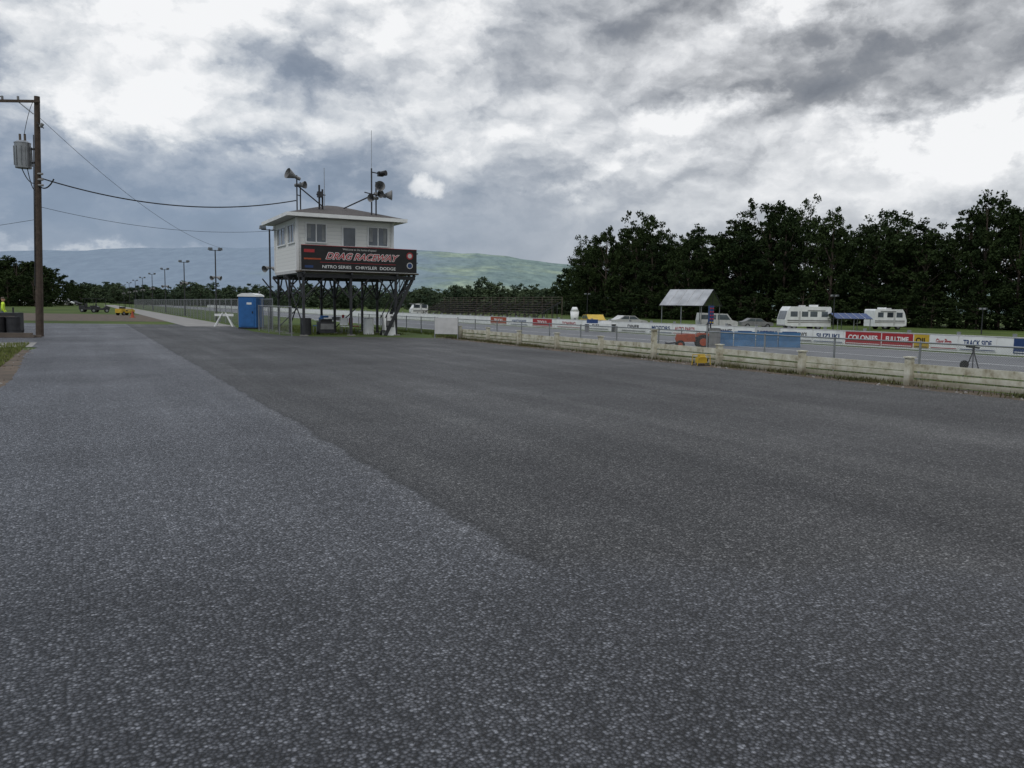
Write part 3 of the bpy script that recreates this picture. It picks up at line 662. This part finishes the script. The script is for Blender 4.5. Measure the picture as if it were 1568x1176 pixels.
# ---------------------------------------------------------------- trees
def treemesh(name,h,cr,seed,nlobe,per,leaf,nl,lm,base=.12,branchy=True,cs=(.10,.20)):
    rng=np.random.RandomState(seed)
    b=MB(); 
    b.cyl((0,0,-.3),(.2,.1,h*.5),h*.018,m_wood,r2=h*.01,n=8,caps=False); b.cyl((.2,.1,h*.5),(-.1,.2,h*.86),h*.01,m_wood,r2=h*.003,n=6,caps=False)
    cents=[]
    for i in range(nlobe):
        f=(i+rng.rand())/nlobe; z=h*(base+(.90-base)*f)
        prof=(1-abs(2*min(1,max(0,(f*.82+.12)))-1)**2.4)**.6
        r=cr*prof*rng.uniform(.35,.85) if i<nlobe-1 else cr*.15
        a=i*2.4+rng.uniform(-.5,.5); x,y=r*math.cos(a),r*math.sin(a)
        lr=cr*rng.uniform(.30,.50)
        if branchy: b.cyl((0,0,z*.7),(x*.9,y*.9,z),h*.006,m_wood,r2=.03,n=5,caps=False)
        for j in range(per):
            d=rng.normal(size=3); d/=np.linalg.norm(d); d*=rng.rand()**.4
            cents.append((x+d[0]*lr,y+d[1]*lr,z+d[2]*lr*.8,cr*rng.uniform(*cs)))
    cents=np.array(cents)
    N=len(cents)*nl; c=np.repeat(cents,nl,axis=0)
    d=rng.normal(size=(N,3)); d/=np.linalg.norm(d,axis=1)[:,None]; d*= (rng.rand(N)**.5)[:,None]
    d[:,2]*=.7
    P=c[:,:3]+d*c[:,3:4]
    u=rng.normal(size=(N,3)); u/=np.linalg.norm(u,axis=1)[:,None]; w=rng.normal(size=(N,3)); v=np.cross(u,w); v/=np.linalg.norm(v,axis=1)[:,None]
    sz=(rng.uniform(.6,1.3,N)*leaf)[:,None]
    q0=P-u*sz; q1=P-v*sz*.6; q2=P+u*sz; q3=P+v*sz*.6
    V=np.stack([q0,q1,q2,q3],1).reshape(-1,3)
    b.add(V.tolist(),[(4*i,4*i+1,4*i+2,4*i+3) for i in range(N)],lm)
    me=bpy.data.meshes.new(name); me.from_pydata(b.v,[],b.f)
    for m in b.mats: me.materials.append(m)
    me.polygons.foreach_set('material_index',b.mi); return me
big=[treemesh('broadleaf_%d'%i,20,5.6+.6*(i%3),10+i,15,9,.26,46,m_leaf,base=(.14,.2,.10,.26,.16,.12)[i]) for i in range(6)]
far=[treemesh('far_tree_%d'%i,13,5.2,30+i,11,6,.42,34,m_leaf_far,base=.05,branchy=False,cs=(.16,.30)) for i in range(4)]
darkm=[treemesh('edge_tree_%d'%i,13,5.2,50+i,13,8,.28,38,m_leaf,base=.05) for i in range(3)]
def inst(me,par,x,y,z,sc,sq=1):
    o=bpy.data.objects.new('tree',me); scn.collection.objects.link(o); o.parent=par; o.location=(x,y,z); o.rotation_euler=(0,0,random.uniform(0,6.28)); o.scale=(sc*sq,sc*sq,sc); return o
tl=empty('tree_line')
tops=[(870,374),(915,362),(965,345),(1010,352),(1060,350),(1095,372),(1130,345),(1185,312),(1215,308),(1250,322),(1285,338),(1320,345),(1345,325),(1380,314),(1410,356),(1440,335),(1475,318),(1505,306),(1550,292),(1600,300),(1700,290)]
def topy(px):
    for (a,ya),(b_,yb) in zip(tops,tops[1:]):
        if a<=px<=b_: return ya+(yb-ya)*(px-a)/(b_-a)
    return tops[0][1] if px<a else tops[-1][1]
for row,(s,sp) in enumerate(((126,5.0),(133,6.0),(141,6.5))):
    t=18 if row==0 else 15
    while True:
        p=W(s+random.uniform(-2,2),t); px=784+1221*p.x/p.y
        if px<(886 if row<2 else 892): break
        if p.y>0:
            hh=2.7+(468+.0134*(px-784)-topy(min(1700,px)))/1221*p.y
            k=(random.uniform(.82,1.16) if row==0 else random.uniform(.78,1.04))
            inst(random.choice(big),tl,p.x,p.y,-1,hh/20*k,20/hh*random.uniform(.8,1.1))
        t+=sp*random.uniform(.6,1.4)
un=empty('undergrowth')
t=10
while t<220:
    p=W(122+random.uniform(-2,2),t); 
    if p.y>0 and 784+1221*p.x/p.y>876: inst(random.choice(darkm),un,p.x,p.y,-1.3,random.uniform(.35,.62),1.5)
    t+=2.4
ft=empty('distant_trees')
def farband(px0,px1,n,d0,d1,h0,h1,me,par=ft):
    for i in range(n):
        px=random.uniform(px0,px1); d=random.uniform(d0,d1); x=bear(px,d); h=h0+(h1-h0)*random.random()**1.5; inst(random.choice(me),par,x,d,gz(x,d)-.5,h/13,random.uniform(1.1,1.7))
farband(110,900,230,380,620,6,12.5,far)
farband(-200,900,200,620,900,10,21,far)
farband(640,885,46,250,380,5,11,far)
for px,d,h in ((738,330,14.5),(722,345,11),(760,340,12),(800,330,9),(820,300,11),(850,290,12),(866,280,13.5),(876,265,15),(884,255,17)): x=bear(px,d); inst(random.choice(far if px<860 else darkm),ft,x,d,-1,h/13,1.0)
lt=empty('tree_group')
for px,d,h in ((-40,190,16),(-15,195,13),(8,200,12.5),(28,195,12.8),(45,205,12),(62,205,11.5),(80,215,10.5),(98,225,8),(112,240,7),(55,185,9),(15,185,9),(125,260,7),(35,210,12),(70,200,10)):
    x=bear(px,d); inst(random.choice(darkm),lt,x,d,-.3,h/13,1.25)
# ---------------------------------------------------------------- mountain
def mtn():
    m,nt,b=nm('mountain_forest'); q=NT(nt); tc=q.n('ShaderNodeTexCoord').outputs['Object']
    sep=q.n('ShaderNodeSeparateXYZ'); q.l(tc,sep.inputs[0])
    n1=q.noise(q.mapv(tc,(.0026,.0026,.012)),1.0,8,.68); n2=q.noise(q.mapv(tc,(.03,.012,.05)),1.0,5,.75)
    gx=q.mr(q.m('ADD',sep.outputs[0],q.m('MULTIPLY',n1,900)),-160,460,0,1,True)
    colf=q.mix(gx,(.155,.195,.245),(.135,.18,.175))  # distance haze painted into the slope colour, bluer to the left
    sun_patch=q.mr(n1,.46,.62,0,1,True); sun_patch=q.m('MULTIPLY',sun_patch,gx)
    colf=q.mix(sun_patch,colf,(.21,.255,.20))  # sunlit patch of slope, painted as a lighter green
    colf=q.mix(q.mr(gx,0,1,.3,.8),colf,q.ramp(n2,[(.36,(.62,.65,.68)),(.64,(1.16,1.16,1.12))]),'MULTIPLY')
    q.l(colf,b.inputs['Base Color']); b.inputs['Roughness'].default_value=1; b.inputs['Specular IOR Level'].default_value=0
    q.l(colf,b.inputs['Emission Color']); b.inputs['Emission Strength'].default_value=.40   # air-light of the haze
    return m
prof=[(-900,150),(-400,165),(0,162),(200,176),(400,192),(520,190),(640,186),(760,168),(870,142),(960,110),(1100,90),(1400,80),(2400,60)]
V=[];F=[];nx=140;ny=14
from mathutils import noise as mn
for j in range(ny+1):
    for i in range(nx+1):
        px=-900+3300*i/nx; f=j/ny; y=1500+1200*f; x=(px-784)/1221*2600
        for (a,za),(c,zc) in zip(prof,prof[1:]):
            if a<=px<=c: zz=za+(zc-za)*(px-a)/(c-a)
        z=zz*(f**1.3 if f<1 else 1)+mn.noise(Vector((x*.004,y*.004,0)))*14*min(1,f*2)+mn.noise(Vector((x*.02,y*.02,3)))*2.5
        if j==0: z=-3
        V.append((x,y,z))
F=[(j*(nx+1)+i,j*(nx+1)+i+1,(j+1)*(nx+1)+i+1,(j+1)*(nx+1)+i) for j in range(ny) for i in range(nx)]
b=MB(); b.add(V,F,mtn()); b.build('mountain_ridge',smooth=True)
# ---------------------------------------------------------------- sky
w=bpy.data.worlds.new('World'); scn.world=w; w.use_nodes=True; nt=w.node_tree; q=NT(nt)
for n_ in list(nt.nodes): nt.nodes.remove(n_)
out=q.n('ShaderNodeOutputWorld'); bg=q.n('ShaderNodeBackground'); q.l(bg.outputs[0],out.inputs[0])
sky=q.n('ShaderNodeTexSky'); sky.sky_type='NISHITA'; sky.sun_disc=False; sky.sun_elevation=R(48); sky.sun_rotation=R(215)
tc=q.n('ShaderNodeTexCoord').outputs['Generated']
sep=q.n('ShaderNodeSeparateXYZ'); q.l(tc,sep.inputs[0])
az=q.m('ARCTAN2',sep.outputs[0],sep.outputs[1]); el=q.m('ARCSINE',sep.outputs[2])
dn=q.noise(q.mapv(tc,(1,1,1.5)),7.5,7,.62,color=True); sc=q.n('ShaderNodeSeparateColor'); q.l(dn,sc.inputs[0])
az2=q.m('ADD',az,q.m('MULTIPLY',q.m('SUBTRACT',sc.outputs[0],.5),.27)); el2=q.m('ADD',el,q.m('MULTIPLY',q.m('SUBTRACT',sc.outputs[1],.5),.20))
blobs=[ # px,py,rx,ry,w   (cloud banks by bearing / elevation)
(230,85,115,80,.50),(60,60,120,60,.32),(430,25,140,50,.40),(130,150,90,30,.20),(330,185,90,35,.22),(600,120,65,50,.36),(700,80,60,50,.42),(560,30,90,40,.28),
(690,195,90,40,.28),(830,190,90,60,.16),(850,40,100,50,.18),(990,30,110,45,-.18),(1190,18,65,24,.42),(1260,125,200,45,-.28),(1480,60,140,55,-.14),(1380,15,120,20,.14),
(1000,218,80,26,.48),(1085,180,48,24,.42),(930,278,95,15,.28),(1400,225,135,36,.44),(1560,228,90,38,.42),(1230,245,120,30,.16),(1150,315,260,24,.14),(1450,305,200,32,.16),
(240,270,280,55,-.06),(330,345,320,40,-.06),(110,365,130,10,.22),(450,232,40,10,.20),(1050,105,85,30,.20),(40,150,60,50,-.06)]
acc=q.mr(az,-.35,.3,.39,.53,True)
for px,py,rx,ry,wt in blobs:
    a0=math.atan((px-784)/1221); e0=math.atan((468+.0134*(px-784)-py)/1221*math.cos(a0))
    u=q.m('MULTIPLY',q.m('SUBTRACT',az2,a0),1221/rx); v=q.m('MULTIPLY',q.m('SUBTRACT',el2,e0),1221/ry)
    g_=q.m('POWER',2.71828,q.m('MULTIPLY',q.m('ADD',q.m('MULTIPLY',u,u),q.m('MULTIPLY',v,v)),-.8))
    acc=q.m('MULTIPLY_ADD',g_,wt,acc)
a0=math.atan((655-784)/1221); e0=.142
hf=q.noise(tc,34,4,.6,color=True); hs=q.n('ShaderNodeSeparateColor'); q.l(hf,hs.inputs[0])
u=q.m('MULTIPLY',q.m('SUBTRACT',q.m('ADD',az,q.m('MULTIPLY',q.m('SUBTRACT',hs.outputs[0],.5),.05)),a0),1221/25); v=q.m('MULTIPLY',q.m('SUBTRACT',q.m('ADD',el,q.m('MULTIPLY',q.m('SUBTRACT',hs.outputs[1],.5),.035)),e0),1221/12)
puff=q.mr(q.m('ADD',q.m('MULTIPLY',u,u),q.m('MULTIPLY',v,v)),0,2.4,.36,0,True); acc=q.m('ADD',acc,puff)
warp=q.n('ShaderNodeVectorMath'); warp.operation='SCALE'; q.l(dn,warp.inputs[0]); warp.inputs['Scale'].default_value=.10
base_=q.n('ShaderNodeVectorMath'); base_.operation='ADD'; q.l(q.mapv(tc,(1,1,1.8)),base_.inputs[0]); q.l(warp.outputs[0],base_.inputs[1])
fb=q.noise(base_.outputs[0],7.5,8,.56)
off=q.n('ShaderNodeVectorMath'); off.operation='ADD'; q.l(base_.outputs[0],off.inputs[0]); off.inputs[1].default_value=(-.012,0,.032)
fb2=q.noise(off.outputs[0],7.5,4,.5)
hi=q.mr(el,.07,.19,.22,1,True)
det=q.m('ADD',q.m('MULTIPLY',q.m('SUBTRACT',fb,.5),.80),q.m('MULTIPLY',q.m('SUBTRACT',fb,fb2),1.15))
acc=q.m('ADD',acc,q.m('MULTIPLY',det,hi))
blue=q.ramp(acc,[(0,(.15,.20,.29)),(.3,(.24,.305,.41)),(.5,(.39,.45,.54)),(.72,(.65,.69,.735)),(.95,(.93,.94,.955))])
neu=q.ramp(acc,[(0,(.18,.185,.20)),(.3,(.27,.28,.30)),(.5,(.44,.455,.48)),(.72,(.68,.695,.72)),(.95,(.93,.935,.945))])
nf=q.m('ADD',q.mr(az,-.3,.3,0,.7),q.mr(el,.1,.28,0,.4),clamp=True)
cl_=q.mix(nf,blue,neu)
zen=q.mr(el,.40,.95,1.0,2.4,True)
vm=q.n('ShaderNodeVectorMath'); vm.operation='SCALE'; q.l(cl_,vm.inputs[0]); q.l(q.m('MULTIPLY',zen,10.0),vm.inputs['Scale'])
cover=q.mr(acc,.1,.5,.88,.97)
fin=q.mix(cover,sky.outputs[0],vm.outputs[0])
q.l(fin,bg.inputs[0]); bg.inputs[1].default_value=.1
# ---------------------------------------------------------------- sun
sd=bpy.data.lights.new('sun','SUN'); sd.energy=1.1; sd.angle=R(20); sd.color=(1,.96,.9)
so=bpy.data.objects.new('sun',sd); scn.collection.objects.link(so)
so.rotation_euler=Vector((math.sin(R(215))*math.cos(R(48)),math.cos(R(215))*math.cos(R(48)),math.sin(R(48)))).to_track_quat('Z','Y').to_euler()
# ---------------------------------------------------------------- camera
cd=bpy.data.cameras.new('camera'); cd.lens=28.03; cd.sensor_width=36; cd.clip_end=20000; cd.clip_start=.05
co=bpy.data.objects.new('camera',cd); scn.collection.objects.link(co)
M=Matrix.Translation((0,0,1.7))@Matrix.Rotation(R(90-5.61),4,'X')@Matrix.Rotation(R(.77),4,'Z'); co.matrix_world=M
scn.camera=co
scn.view_settings.view_transform='Standard'; scn.view_settings.look='None'; scn.view_settings.exposure=0
